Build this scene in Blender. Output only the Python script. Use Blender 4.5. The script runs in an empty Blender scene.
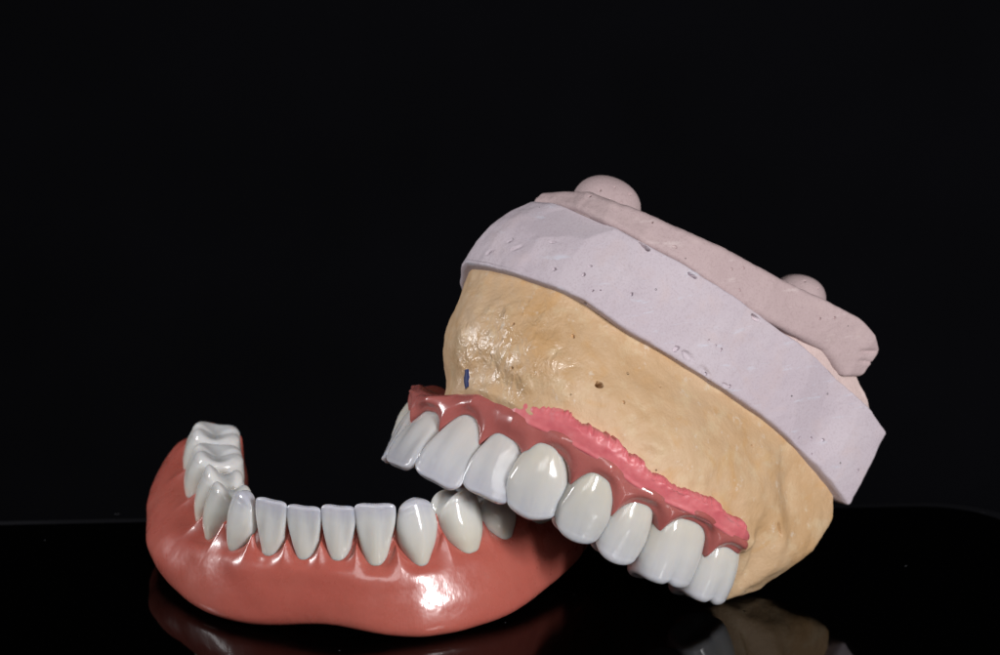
import bpy, math, random
import numpy as np
from mathutils import Vector, Matrix, noise

random.seed(7)
sc = bpy.context.scene
col = sc.collection
sc.unit_settings.system = 'METRIC'
sc.unit_settings.scale_length = 0.01          # 1 unit = 1 cm
PI = math.pi

# ------------------------------------------------------------------ camera
TH = math.radians(16.0)
D0 = 42.0
FX = 2778.0
Rr = np.array([1.0, 0, 0])
Ff = np.array([0, math.cos(TH), -math.sin(TH)])
Uu = np.array([0, math.sin(TH), math.cos(TH)])
YG = 636.0                                    # pixel row of the table at y = 0
CAM = Uu * ((YG - 327.5) / FX * D0) - Ff * D0

def U(px, py, d):
    z = D0 + d
    return CAM + Rr * ((px - 500) / FX * z) - Uu * ((py - 327.5) / FX * z) + Ff * z

def proj(p):
    r = np.asarray(p) - CAM
    z = r @ Ff
    return 500 + FX * (r @ Rr) / z, 327.5 - FX * (r @ Uu) / z, z - D0

cd = bpy.data.cameras.new('camera')
cam = bpy.data.objects.new('camera', cd)
col.objects.link(cam)
m = Matrix(((Rr[0], Uu[0], -Ff[0]), (Rr[1], Uu[1], -Ff[1]), (Rr[2], Uu[2], -Ff[2]))).to_4x4()
m.translation = Vector(CAM)
cam.matrix_world = m
cd.lens = 100.0
cd.sensor_width = 36.0
cd.clip_start = 0.5
cd.dof.use_dof = True
cd.dof.focus_distance = 41.8
cd.dof.aperture_fstop = 0.28      # f/28 at this scene's centimetre scale
cd.clip_end = 2000
sc.camera = cam

# ------------------------------------------------------------------ helpers
def spl(xs, ys):
    """natural cubic spline through (xs, ys); returns vectorised function"""
    xs = np.array(xs, float); ys = np.array(ys, float)
    n = len(xs); h = np.diff(xs)
    A = np.zeros((n, n)); b = np.zeros(n)
    A[0, 0] = A[-1, -1] = 1
    for i in range(1, n - 1):
        A[i, i - 1] = h[i - 1]; A[i, i] = 2 * (h[i - 1] + h[i]); A[i, i + 1] = h[i]
        b[i] = 6 * ((ys[i + 1] - ys[i]) / h[i] - (ys[i] - ys[i - 1]) / h[i - 1])
    M = np.linalg.solve(A, b)
    def f(x):
        x = np.asarray(x, float)
        i = np.clip(np.searchsorted(xs, x) - 1, 0, n - 2)
        a = xs[i + 1] - x; c = x - xs[i]; hh = h[i]
        return (M[i] * a ** 3 + M[i + 1] * c ** 3) / (6 * hh) + (ys[i] / hh - M[i] * hh / 6) * a + (ys[i + 1] / hh - M[i + 1] * hh / 6) * c
    return f

def lin(tab):
    xs = [a for a, b in tab]; ys = [b for a, b in tab]
    return lambda x: np.interp(x, xs, ys)

def smooth(tab):
    """monotone-ish smooth interpolation (cosine blend of the linear table, box filtered)"""
    xs = [a for a, b in tab]; ys = [b for a, b in tab]
    w = 0.35
    def f(x):
        x = np.asarray(x, float)
        return sum(np.interp(x + k * w / 3, xs, ys) for k in (-3, -2, -1, 0, 1, 2, 3)) / 7
    return f

def nz(p, s, seed=0.0):
    return noise.noise(Vector((p[0] * s + seed, p[1] * s + seed * 1.7, p[2] * s - seed)))

def mesh_obj(name, verts, faces, mat, parent=None, smooth_=True, mw=None):
    me = bpy.data.meshes.new(name)
    me.from_pydata([tuple(v) for v in verts], [], faces)
    me.update()
    import bmesh
    bm = bmesh.new(); bm.from_mesh(me)
    bmesh.ops.recalc_face_normals(bm, faces=bm.faces)
    if bm.calc_volume(signed=True) < 0: bmesh.ops.reverse_faces(bm, faces=bm.faces)
    bm.to_mesh(me); bm.free()
    if smooth_:
        me.polygons.foreach_set('use_smooth', [True] * len(me.polygons))
    me.materials.append(mat)
    o = bpy.data.objects.new(name, me)
    col.objects.link(o)
    if parent is not None:
        o.parent = parent
        o.matrix_parent_inverse = Matrix.Identity(4)
    if mw is not None:
        o.matrix_basis = mw
    return o

def grid_faces(rows, n, closed=True, cap0=None, cap1=None, base=0):
    F = []
    for i in range(rows - 1):
        for j in range(n if closed else n - 1):
            k = (j + 1) % n
            F.append((base + i * n + j, base + i * n + k, base + (i + 1) * n + k, base + (i + 1) * n + j))
    if cap0 is not None:
        for j in range(n):
            F.append((cap0, base + (j + 1) % n, base + j))
    if cap1 is not None:
        o = base + (rows - 1) * n
        for j in range(n):
            F.append((cap1, o + j, o + (j + 1) % n))
    return F

def thing(name, label, cat, loc=(0, 0, 0)):
    o = bpy.data.objects.new(name, None)
    o.empty_display_size = 0.5
    col.objects.link(o)
    o.location = loc
    o['label'] = label; o['category'] = cat
    return o

# ------------------------------------------------------------------ materials
def newmat(name):
    m = bpy.data.materials.new(name); m.use_nodes = True
    nt = m.node_tree
    b = nt.nodes['Principled BSDF']
    return m, nt, b

def N(nt, t, **kw):
    n = nt.nodes.new(t)
    for k, v in kw.items():
        if k.startswith('i_'):
            n.inputs[k[2:].replace('_', ' ')].default_value = v
        else:
            setattr(n, k, v)
    return n

def ramp(nt, fac, stops, interp='LINEAR'):
    r = nt.nodes.new('ShaderNodeValToRGB')
    r.color_ramp.interpolation = interp
    e = r.color_ramp.elements
    while len(e) < len(stops): e.new(0.5)
    for el, (p, c) in zip(e, stops):
        el.position = p
        el.color = (c[0], c[1], c[2], 1) if isinstance(c, (tuple, list)) else (c, c, c, 1)
    nt.links.new(fac, r.inputs['Fac'])
    return r

def mix(nt, fac, a, b, mode='MIX'):
    n = nt.nodes.new('ShaderNodeMix'); n.data_type = 'RGBA'; n.blend_type = mode
    for s, v in ((n.inputs[0], fac), (n.inputs[6], a), (n.inputs[7], b)):
        if hasattr(v, 'is_linked'):
            nt.links.new(v, s)
        else:
            s.default_value = v if not isinstance(v, tuple) else (*v, 1)
    return n.outputs[2]

def noise_t(nt, coord, scale, detail=4, rough=0.55, dist=0.0):
    n = N(nt, 'ShaderNodeTexNoise'); n.inputs['Scale'].default_value = scale
    n.inputs['Detail'].default_value = detail; n.inputs['Roughness'].default_value = rough
    n.inputs['Distortion'].default_value = dist
    nt.links.new(coord, n.inputs['Vector'])
    return n.outputs['Fac']

def bump(nt, b, h, strength, dist=0.02, prev=None):
    n = nt.nodes.new('ShaderNodeBump'); n.inputs['Strength'].default_value = strength
    n.inputs['Distance'].default_value = dist
    nt.links.new(h, n.inputs['Height'])
    if prev is not None: nt.links.new(prev, n.inputs['Normal'])
    nt.links.new(n.outputs['Normal'], b.inputs['Normal'])
    return n.outputs['Normal']

def tooth_mat(name, incisal, body, cerv, z0, z1, z2, coatw=0.08):
    m, nt, b = newmat(name)
    tc = N(nt, 'ShaderNodeTexCoord')
    sep = N(nt, 'ShaderNodeSeparateXYZ'); nt.links.new(tc.outputs['Object'], sep.inputs[0])
    nn = noise_t(nt, tc.outputs['Object'], 3.0, 3)
    mp = N(nt, 'ShaderNodeMapping'); mp.inputs['Scale'].default_value = (9, 4, 0.8)
    nt.links.new(tc.outputs['Object'], mp.inputs[0])
    st = noise_t(nt, mp.outputs[0], 1.0, 3)
    ad = N(nt, 'ShaderNodeMath', operation='MULTIPLY_ADD'); ad.inputs[1].default_value = 0.22; 
    nt.links.new(st, ad.inputs[0]); nt.links.new(sep.outputs[2], ad.inputs[2])
    a2 = N(nt, 'ShaderNodeMath', operation='SUBTRACT'); a2.inputs[1].default_value = 0.11
    nt.links.new(ad.outputs[0], a2.inputs[0])
    r = ramp(nt, a2.outputs[0], [(0.0, incisal), (z0, incisal), (z1, body), (z2, cerv)])
    sm = ramp(nt, st, [(0.3, (0.965, 0.965, 0.97)), (0.62, (1, 1, 1))])
    c = mix(nt, 1.0, r.outputs[0], sm.outputs[0], 'MULTIPLY')
    oi = N(nt, 'ShaderNodeObjectInfo')
    rr = ramp(nt, oi.outputs['Random'], [(0, (0.95, 0.95, 0.93)), (1, (1, 1, 1))])
    c = mix(nt, 1.0, c, rr.outputs[0], 'MULTIPLY')
    nt.links.new(c, b.inputs['Base Color'])
    rg = ramp(nt, nn, [(0.35, 0.10), (0.7, 0.2)])
    nt.links.new(rg.outputs[0], b.inputs['Roughness'])
    b.inputs['Subsurface Weight'].default_value = 1.0
    b.inputs['Subsurface Radius'].default_value = (1.0, 0.8, 0.62)
    b.inputs['Subsurface Scale'].default_value = 0.22
    b.inputs['IOR'].default_value = 1.45
    b.inputs['Coat Weight'].default_value = coatw
    b.inputs['Coat Roughness'].default_value = 0.05
    h = noise_t(nt, mp.outputs[0], 2.2, 3)
    n1 = bump(nt, b, h, 0.10, 0.012)
    h2 = noise_t(nt, tc.outputs['Object'], 6.0, 1)
    n2 = bump(nt, b, h2, 0.3, 0.012, n1)
    nt.links.new(n2, b.inputs['Coat Normal'])
    return m

M_low = tooth_mat('denture_tooth_enamel', (0.50, 0.50, 0.565), (0.61, 0.605, 0.605), (0.64, 0.60, 0.53), 0.04, 0.26, 0.95)
M_lowp = tooth_mat('denture_molar_enamel', (0.62, 0.615, 0.62), (0.64, 0.63, 0.60), (0.65, 0.60, 0.51), 0.05, 0.3, 0.9)
M_up = tooth_mat('upper_incisor_enamel', (0.51, 0.505, 0.555), (0.57, 0.56, 0.575), (0.60, 0.56, 0.53), 0.06, 0.4, 1.0)
M_upp = tooth_mat('upper_molar_enamel', (0.51, 0.51, 0.54), (0.56, 0.553, 0.55), (0.58, 0.545, 0.48), 0.06, 0.3, 0.95)

def gum_mat(name, base, dark, rough=0.16):
    m, nt, b = newmat(name)
    tc = N(nt, 'ShaderNodeTexCoord')
    n1 = noise_t(nt, tc.outputs['Object'], 0.9, 4)
    n2 = noise_t(nt, tc.outputs['Object'], 26.0, 3)
    r = ramp(nt, n1, [(0.32, dark), (0.68, base)])
    f = ramp(nt, n2, [(0.3, (0.94, 0.93, 0.92)), (0.7, (1.0, 1.0, 1.0))])
    c = mix(nt, 1.0, r.outputs[0], f.outputs[0], 'MULTIPLY')
    nt.links.new(c, b.inputs['Base Color'])
    b.inputs['Subsurface Weight'].default_value = 0.35
    b.inputs['Subsurface Radius'].default_value = (1.0, 0.35, 0.25)
    b.inputs['Subsurface Scale'].default_value = 0.14
    rg = ramp(nt, noise_t(nt, tc.outputs['Object'], 2.2, 5), [(0.35, rough), (0.7, rough + 0.14)])
    nt.links.new(rg.outputs[0], b.inputs['Roughness'])
    b.inputs['Coat Weight'].default_value = 0.35
    b.inputs['Coat Roughness'].default_value = 0.11
    # fine polishing scratches and soft waviness
    mp = N(nt, 'ShaderNodeMapping'); mp.inputs['Scale'].default_value = (40, 40, 4); mp.inputs['Rotation'].default_value = (0.5, 0.3, 0.4)
    nt.links.new(tc.outputs['Object'], mp.inputs[0])
    sc1 = noise_t(nt, mp.outputs[0], 1.0, 2)
    b1 = bump(nt, b, sc1, 0.12, 0.01)
    w = noise_t(nt, tc.outputs['Object'], 3.5, 2)
    b2 = bump(nt, b, w, 0.35, 0.03, b1)
    nt.links.new(b2, b.inputs['Coat Normal'])
    return m

M_gum = gum_mat('denture_acrylic', (0.455, 0.120, 0.090), (0.425, 0.100, 0.076), 0.24)
M_ugum = gum_mat('upper_gum_acrylic', (0.42, 0.130, 0.115), (0.35, 0.095, 0.086), 0.18)

def mask_mat():
    m, nt, b = newmat('soft_gum_silicone')
    tc = N(nt, 'ShaderNodeTexCoord')
    n1 = noise_t(nt, tc.outputs['Object'], 4, 5)
    r = ramp(nt, n1, [(0.3, (0.56, 0.11, 0.13)), (0.6, (0.64, 0.17, 0.18)), (0.8, (0.66, 0.26, 0.26))])
    nt.links.new(r.outputs[0], b.inputs['Base Color'])
    b.inputs['Roughness'].default_value = 0.42
    b.inputs['Subsurface Weight'].default_value = 0.25
    b.inputs['Subsurface Radius'].default_value = (1, .4, .35)
    b.inputs['Subsurface Scale'].default_value = 0.1
    bump(nt, b, noise_t(nt, tc.outputs['Object'], 9, 3), 0.35, 0.02)
    return m
M_mask = mask_mat()

def stone_mat(wet_c, wet_c2):
    m, nt, b = newmat('yellow_dental_stone')
    tc = N(nt, 'ShaderNodeTexCoord'); oc = tc.outputs['Object']
    n1 = noise_t(nt, oc, 0.75, 5, 0.6, 0.4)
    r = ramp(nt, n1, [(0.28, (0.48, 0.29, 0.14)), (0.48, (0.52, 0.34, 0.19)), (0.72, (0.55, 0.38, 0.235))])
    n2 = noise_t(nt, oc, 2.6, 6, 0.65)
    s = ramp(nt, n2, [(0.52, (0, 0, 0)), (0.66, (1, 1, 1))])
    c = mix(nt, s.outputs[0], r.outputs[0], (0.56, 0.40, 0.24))
    n3 = noise_t(nt, oc, 1.7, 4, 0.5, 1.0)
    s3 = ramp(nt, n3, [(0.56, (0, 0, 0)), (0.72, (0.6, 0.6, 0.6))])
    c = mix(nt, s3.outputs[0], c, (0.52, 0.29, 0.11))
    # chalky scuffs
    n4 = noise_t(nt, oc, 5.5, 6, 0.7)
    s4 = ramp(nt, n4, [(0.60, (0, 0, 0)), (0.70, (0.45, 0.45, 0.45))])
    c = mix(nt, s4.outputs[0], c, (0.66, 0.60, 0.52))
    # pores
    v = N(nt, 'ShaderNodeTexVoronoi'); v.inputs['Scale'].default_value = 2.6; nt.links.new(oc, v.inputs['Vector'])
    vr = ramp(nt, v.outputs['Distance'], [(0.035, (1, 1, 1)), (0.06, (0, 0, 0))])
    # varnished zone
    def blob(cn, rad, soft):
        d = N(nt, 'ShaderNodeVectorMath', operation='DISTANCE'); nt.links.new(oc, d.inputs[0]); d.inputs[1].default_value = tuple(cn)
        q = N(nt, 'ShaderNodeMapRange'); q.inputs[1].default_value = rad; q.inputs[2].default_value = rad * soft
        q.inputs[3].default_value = 1; q.inputs[4].default_value = 0
        nt.links.new(d.outputs['Value'], q.inputs[0]); return q.outputs[0]
    wa = blob(wet_c, 1.0, 0.4); wa = blob(wet_c, 0.45, 2.6)
    wb = blob(wet_c2, 0.15, 4.0)
    mx = N(nt, 'ShaderNodeMath', operation='MAXIMUM'); nt.links.new(wa, mx.inputs[0]); nt.links.new(wb, mx.inputs[1])
    pn = noise_t(nt, oc, 4.5, 5, 0.65)
    pr = ramp(nt, pn, [(0.44, (0, 0, 0)), (0.56, (1, 1, 1))])
    wet = N(nt, 'ShaderNodeMath', operation='MULTIPLY'); nt.links.new(mx.outputs[0], wet.inputs[0]); nt.links.new(pr.outputs[0], wet.inputs[1])
    nt.links.new(c, b.inputs['Base Color'])
    rg = N(nt, 'ShaderNodeMapRange'); rg.inputs[3].default_value = 0.55; rg.inputs[4].default_value = 0.13
    nt.links.new(wet.outputs[0], rg.inputs[0]); nt.links.new(rg.outputs[0], b.inputs['Roughness'])
    nt.links.new(wet.outputs[0], b.inputs['Coat Weight']); b.inputs['Coat Roughness'].default_value = 0.07
    h = noise_t(nt, oc, 18, 5, 0.6)
    b1 = bump(nt, b, h, 0.42, 0.03)
    vi = N(nt, 'ShaderNodeMath', operation='MULTIPLY'); nt.links.new(vr.outputs[0], vi.inputs[0]); vi.inputs[1].default_value = -1
    b2 = bump(nt, b, vi.outputs[0], 0.9, 0.06, b1)
    mw = N(nt, 'ShaderNodeMapping'); mw.inputs['Rotation'].default_value = (0.2, 0.5, 0.3); mw.inputs['Scale'].default_value = (1.0, 1.0, 0.6)
    nt.links.new(oc, mw.inputs[0])
    hw = noise_t(nt, mw.outputs[0], 5.0, 3, 0.5, 0.6)
    hm = N(nt, 'ShaderNodeMath', operation='MULTIPLY'); nt.links.new(hw, hm.inputs[0]); nt.links.new(mx.outputs[0], hm.inputs[1])
    b3 = bump(nt, b, hm.outputs[0], 0.8, 0.09, b2)
    nt.links.new(b3, b.inputs['Coat Normal'])
    return m

def plaster_mat(name, a, bcol, c3, scr=1.0, stain=None):
    m, nt, b = newmat(name)
    tc = N(nt, 'ShaderNodeTexCoord'); oc = tc.outputs['Object']
    n1 = noise_t(nt, oc, 0.8, 5, 0.6, 0.3)
    r = ramp(nt, n1, [(0.3, a), (0.7, bcol)])
    mp = N(nt, 'ShaderNodeMapping'); mp.inputs['Scale'].default_value = (1.2, 1.2, 6); mp.inputs['Rotation'].default_value = (0.3, 0.5, 0)
    nt.links.new(oc, mp.inputs[0])
    n2 = noise_t(nt, mp.outputs[0], 1.5, 5, 0.65)
    s = ramp(nt, n2, [(0.60, (0, 0, 0)), (0.70, (0.6, 0.6, 0.6))])
    c = mix(nt, s.outputs[0], r.outputs[0], c3)
    v = N(nt, 'ShaderNodeTexVoronoi'); v.inputs['Scale'].default_value = 3.2; nt.links.new(oc, v.inputs['Vector'])
    vr = ramp(nt, v.outputs['Distance'], [(0.03, (1, 1, 1)), (0.055, (0, 0, 0))])
    n5 = noise_t(nt, oc, 30, 2)
    sp = ramp(nt, n5, [(0.3, (0.9, 0.88, 0.88)), (0.5, (1, 1, 1))])
    c = mix(nt, 1.0, c, sp.outputs[0], 'MULTIPLY')
    n7 = noise_t(nt, oc, 1.9, 5, 0.62, 0.5)
    s7 = ramp(nt, n7, [(0.52, (0, 0, 0)), (0.72, (0.35, 0.35, 0.35))])
    c = mix(nt, s7.outputs[0], c, (0.52, 0.40, 0.385))
    if stain is not None:
        d = N(nt, 'ShaderNodeVectorMath', operation='DISTANCE'); nt.links.new(oc, d.inputs[0]); d.inputs[1].default_value = tuple(stain)
        q = N(nt, 'ShaderNodeMath', operation='MULTIPLY_ADD'); q.inputs[1].default_value = .5
        nt.links.new(noise_t(nt, oc, 1.3, 2), q.inputs[0]); nt.links.new(d.outputs['Value'], q.inputs[2])
        sr = ramp(nt, q.outputs[0], [(.66, (1, 1, 1)), (.72, (0, 0, 0))])
        c = mix(nt, sr.outputs[0], c, (0.36, 0.325, 0.36))
    nt.links.new(c, b.inputs['Base Color'])
    b.inputs['Roughness'].default_value = 0.72
    b.inputs['Specular IOR Level'].default_value = 0.3
    h = noise_t(nt, oc, 24, 4, 0.6)
    b1 = bump(nt, b, h, 0.3, 0.02)
    mp2 = N(nt, 'ShaderNodeMapping'); mp2.inputs['Scale'].default_value = (40, 3, 3); mp2.inputs['Rotation'].default_value = (0.2, 0.6, 0.9)
    nt.links.new(oc, mp2.inputs[0])
    b1 = bump(nt, b, noise_t(nt, mp2.outputs[0], 1.0, 2), 0.12 * scr, 0.02, b1)
    vi = N(nt, 'ShaderNodeMath', operation='MULTIPLY'); nt.links.new(vr.outputs[0], vi.inputs[0]); vi.inputs[1].default_value = -1
    bump(nt, b, vi.outputs[0], 0.9, 0.05, b1)
    return m
M_lav = plaster_mat('lavender_plaster', (0.47, 0.40, 0.44), (0.52, 0.455, 0.49), (0.54, 0.55, 0.62))
M_pink = plaster_mat('pink_plaster', (0.42, 0.315, 0.315), (0.47, 0.36, 0.36), (0.56, 0.46, 0.45))

M_seam = plaster_mat('rough_pink_plaster', (0.54, 0.41, 0.385), (0.60, 0.47, 0.44), (0.62, 0.52, 0.50), 3)
m, nt, b = newmat('blue_pencil')
b.inputs['Base Color'].default_value = (0.002, 0.012, 0.09, 1); b.inputs['Roughness'].default_value = 0.6
M_blue = m
m, nt, b = newmat('black_acrylic')
b.inputs['Base Color'].default_value = (0.0003, 0.0003, 0.0003, 1); b.inputs['Roughness'].default_value = 0.035
b.inputs['IOR'].default_value = 1.33; b.inputs['Specular IOR Level'].default_value = 0.22
tc = N(nt, 'ShaderNodeTexCoord')
nn = noise_t(nt, tc.outputs['Object'], 60, 3)
rr = ramp(nt, nn, [(0.2, 0.03), (0.8, 0.06)]); nt.links.new(rr.outputs[0], b.inputs['Roughness'])
M_black = m
m, nt, b = newmat('acrylic_edge_glint')
b.inputs['Base Color'].default_value = (0.007, 0.007, 0.0085, 1); b.inputs['Roughness'].default_value = 0.5; b.inputs['Specular IOR Level'].default_value = 0.2  # paler colour stands in for light reflecting along the slab's edge
M_edge_glint = m
m, nt, b = newmat('black_backdrop_cloth')
tc = N(nt, 'ShaderNodeTexCoord')
rr = ramp(nt, noise_t(nt, tc.outputs['Object'], 0.05, 3), [(0.3, (0.016, 0.016, 0.019)), (0.7, (0.023, 0.023, 0.029))])
nt.links.new(rr.outputs[0], b.inputs['Base Color']); b.inputs['Roughness'].default_value = 1.0
b.inputs['Specular IOR Level'].default_value = 0.0
M_back = m

# ------------------------------------------------------------------ teeth
def gauss(x, y, cx, cy, s):
    return math.exp(-((x - cx) ** 2 + (y - cy) ** 2) / (2 * s * s))

def make_tooth(kind, W, H, upper, parent, M, mat, seed, flip=1, T=1.0):
    """local x mesio-distal, y towards the tongue, z from biting edge towards the root"""
    if kind == 'incisor':
        if upper:
            hw = lin([(0, .97), (.1, 1), (.3, .97), (.55, .86), (.8, .68), (1, .5)])
            yf = lin([(0, -.06), (.1, -.10), (.3, -.15), (.55, -.20), (.8, -.19), (1, -.08)])
            yb = lin([(0, .07), (.3, .13), (.6, .34), (1, .4)])
        else:
            hw = lin([(0, .97), (.08, 1), (.25, .93), (.39, .83), (.59, .68), (.78, .46), (1, .3)])
            yf = lin([(0, -.05), (.1, -.08), (.3, -.12), (.55, -.16), (.8, -.17), (1, -.10)])
            yb = lin([(0, .06), (.3, .12), (.6, .28), (1, .32)])
        ex, rx, rz = 2.8, (.14 if upper else .05), (.07 if upper else .05)
        zo = lambda x, y: (0.12 if upper else 0.035) * (x / (W / 2)) ** 4 * W + 0.006 * math.cos(3 * PI * x / W)
    elif kind == 'canine':
        hw = lin([(0, .72), (.12, .92), (.3, 1), (.55, .88), (.8, .62 if upper else .46), (1, .45 if upper else .26)])
        yf = lin([(0, -.08), (.1, -.15), (.3, -.24), (.55, -.30), (.8, -.28), (1, -.16)])
        yb = lin([(0, .07), (.3, .18), (.6, .38), (1, .42)])
        ex, rx, rz = 2.5, .13, .09
        zo = lambda x, y: 0.20 * abs(x / (W / 2)) ** 1.5 * W
    elif kind == 'premolar':
        hw = lin([(0, .80), (.12, .95), (.3, 1), (.55, .90), (.8, .70 if upper else .56), (1, .6 if upper else .36)])
        yf = lin([(0, -.20), (.12, -.28), (.35, -.37), (.6, -.40), (.85, -.36), (1, -.26)])
        yb = lin([(0, .26), (.12, .35), (.4, .42), (1, .36)])
        ex, rx, rz = 2.6, .14, .12
        zo = lambda x, y: (0.13 * abs(x / (W / 2)) ** 1.8 + 0.20
                           - 0.20 * gauss(0, y, 0, -.20, .13) - 0.12 * gauss(0, y, 0, .27, .11))
    else:
        hw = lin([(0, .82), (.12, .96), (.3, 1), (.6, .95), (.85, .82), (1, .72)])
        yf = lin([(0, -.32), (.12, -.38), (.35, -.46), (.6, -.48), (.85, -.43), (1, -.34)])
        yb = lin([(0, .32), (.12, .42), (.4, .48), (1, .42)])
        ex, rx, rz = 2.8, .17, .13
        a = W * .24
        def zo(x, y):
            fs = .12 * math.exp(-(y / .17) ** 2) * max(0, 1 - (abs(x) / (W * .46)) ** 3)
            gr = .05 * math.exp(-(x / .07) ** 2) * min(1, abs(y) / .2)
            return fs + gr + .06 * (abs(x) / (W / 2)) ** 4 + .05 * (abs(y) / .45) ** 4
    n = 56
    V = []
    def ring(hx, f, bk, z, sc_=1.0, zf=None):
        cy = (f + bk) / 2; hy = (bk - f) / 2
        for j in range(n):
            a = 2 * PI * j / n
            ca, sa = math.cos(a), math.sin(a)
            x = hx * math.copysign(abs(ca) ** (2 / ex), ca)
            y = hy * math.copysign(abs(sa) ** (2 / ex), sa)
            tap = 1 - (.30 if kind in ('incisor', 'canine') else .10) * max(0, (y + hy * .3) / (hy * 2 + 1e-6))
            V.append([x * sc_ * tap, cy + y * sc_, z])
    f0 = rz / H
    # cap rings
    hx0 = hw(f0) * W / 2; 
    for s in (0.15, 0.3, 0.45, 0.6, 0.72, 0.84, 0.93, 1.0):
        ring(hx0 - rx * .9, float(yf(f0)) * T + min(rx, .04 if kind == 'incisor' else rx * .6),
             float(yb(f0)) * T - min(rx, .04 if kind == 'incisor' else rx * .6), 0, s)
    nr = 8
    for k in range(1, 7):
        ph = k / 6 * PI / 2
        q = 1 - math.sin(ph)
        dz = rz * (1 - math.cos(ph))
        ry = min(rx, .04 if kind == 'incisor' else rx * .6)
        ring(hx0 - rx * .9 * q, float(yf(f0)) * T + ry * q, float(yb(f0)) * T - ry * q, dz)
        nr += 1
    K = 26
    for k in range(1, K + 1):
        z = rz + (H - rz) * k / K
        fr = z / H
        g = sum(float(hw(min(1, max(f0, fr + e)))) for e in (-.06, -.03, 0, .03, .06)) / 5
        yfm = sum(float(yf(min(1, max(f0, fr + e)))) for e in (-.08, -.04, 0, .04, .08)) / 5 * T
        ybm = sum(float(yb(min(1, max(f0, fr + e)))) for e in (-.08, -.04, 0, .04, .08)) / 5 * T
        ring(g * W / 2, yfm, ybm, z)
        nr += 1
    rs = random.Random(seed)
    asym = rs.uniform(-.03, .03)
    out = []
    for x, y, z in V:
        fr = z / H
        fall = max(0, 1 - fr) ** 2.2
        z2 = z + zo(x, y) * fall + asym * x * fall * flip
        y2 = y
        front = max(0, min(1, (-(y) + .02) / .15))
        if kind == 'incisor':
            y2 += -0.018 * math.cos(3 * 2 * PI * x / W / 1.0 * .72) * front * math.sin(PI * min(1, fr * 1.2)) 
        if kind == 'canine':
            y2 += -0.03 * math.exp(-(x / (.16 * W)) ** 2) * front * math.sin(PI * min(1, fr + .1))
        if kind == 'molar':
            y2 += 0.028 * math.exp(-(x / .08) ** 2) * max(0, min(1, (-y) / .3)) * max(0, 1 - fr * 1.6)
        y2 += nz((x, y, z), 2.2, seed * 3.1) * .02
        x2 = x + nz((x, y, z), 2.0, seed * 2.3 + 9) * .02
        out.append((x2, y2, z2))
    c0 = len(out)
    out.append((0, sum(p[1] for p in out[:n]) / n, sum(p[2] for p in out[:n]) / n))
    F = grid_faces(nr, n, True, c0, None)
    F.append(tuple(range((nr - 1) * n, nr * n)))
    return mesh_obj(kind + '_tooth', out, F, mat, parent, mw=M)

def frame_matrix(origin, x, y, z):
    return Matrix(((x[0], y[0], z[0], origin[0]), (x[1], y[1], z[1], origin[1]), (x[2], y[2], z[2], origin[2]), (0, 0, 0, 1)))

def tooth_matrix(P, outward, root, tang, lean, mesial_tip=0.0):
    """P biting-edge centre; lean>0 brings the biting edge outward"""
    root = root / np.linalg.norm(root)
    o = outward / np.linalg.norm(outward)
    zax = root * math.cos(lean) - o * math.sin(lean)
    tang = tang / np.linalg.norm(tang)
    zax = zax * math.cos(mesial_tip) + tang * math.sin(mesial_tip)
    zax /= np.linalg.norm(zax)
    yax = -o - zax * (-(o @ zax)); yax /= np.linalg.norm(yax)
    xax = np.cross(yax, zax)
    return frame_matrix(P, xax, yax, zax), xax

KIND = {1: 'incisor', 2: 'incisor', 3: 'canine', 4: 'premolar', 5: 'premolar', 6: 'molar', 7: 'molar'}

# ================================================================== LOWER DENTURE
PSI = math.radians(13.5)
LO = np.array([(323 - 500) / 66.1, 0.25, 0.0])
eu = np.array([math.cos(PSI), -math.sin(PSI), 0]); ev = np.array([math.sin(PSI), math.cos(PSI), 0]); ez = np.array([0, 0, 1.0])
low = thing('lower_denture', 'salmon pink lower denture with white teeth lying on the black glossy surface', 'denture', tuple(LO))
Linv = Matrix.Translation(Vector(LO)).inverted()
LT = np.array([-8.2, -7.5, -6.5, -5.5, -4.5, -3.5, -2.5, -1.5, -.5, .5, 1.5, 2.5, 3.5, 4.5, 5.5, 6.5, 7.5, 8.2])
hu = [.27, .81, 1.33, 1.80, 2.15, 2.52, 2.88, 3.05, 3.1]
hv = [.0, .09, .42, 1.02, 1.68, 2.55, 3.5, 4.4, 4.95]
LU = spl(LT, [-a for a in hu[::-1]] + hu)
LV = spl(LT, hv[::-1] + hv)
def lpos(t): return LO + eu * float(LU(t)) + ev * float(LV(t))
def lframe(t):
    e = .02
    T = lpos(t + e) - lpos(t - e); T /= np.linalg.norm(T)
    Nn = np.array([T[1], -T[0], 0])       # outward (towards the camera at the front)
    return T, Nn
def solve_z(p, py):
    """height z such that (p.xy, z) projects on pixel row py"""
    a, c = -2.0, 6.0
    for _ in range(40):
        mz = (a + c) / 2
        y = proj((p[0], p[1], mz))[1]
        if y > py: a = mz
        else: c = mz
    return (a + c) / 2
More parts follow.
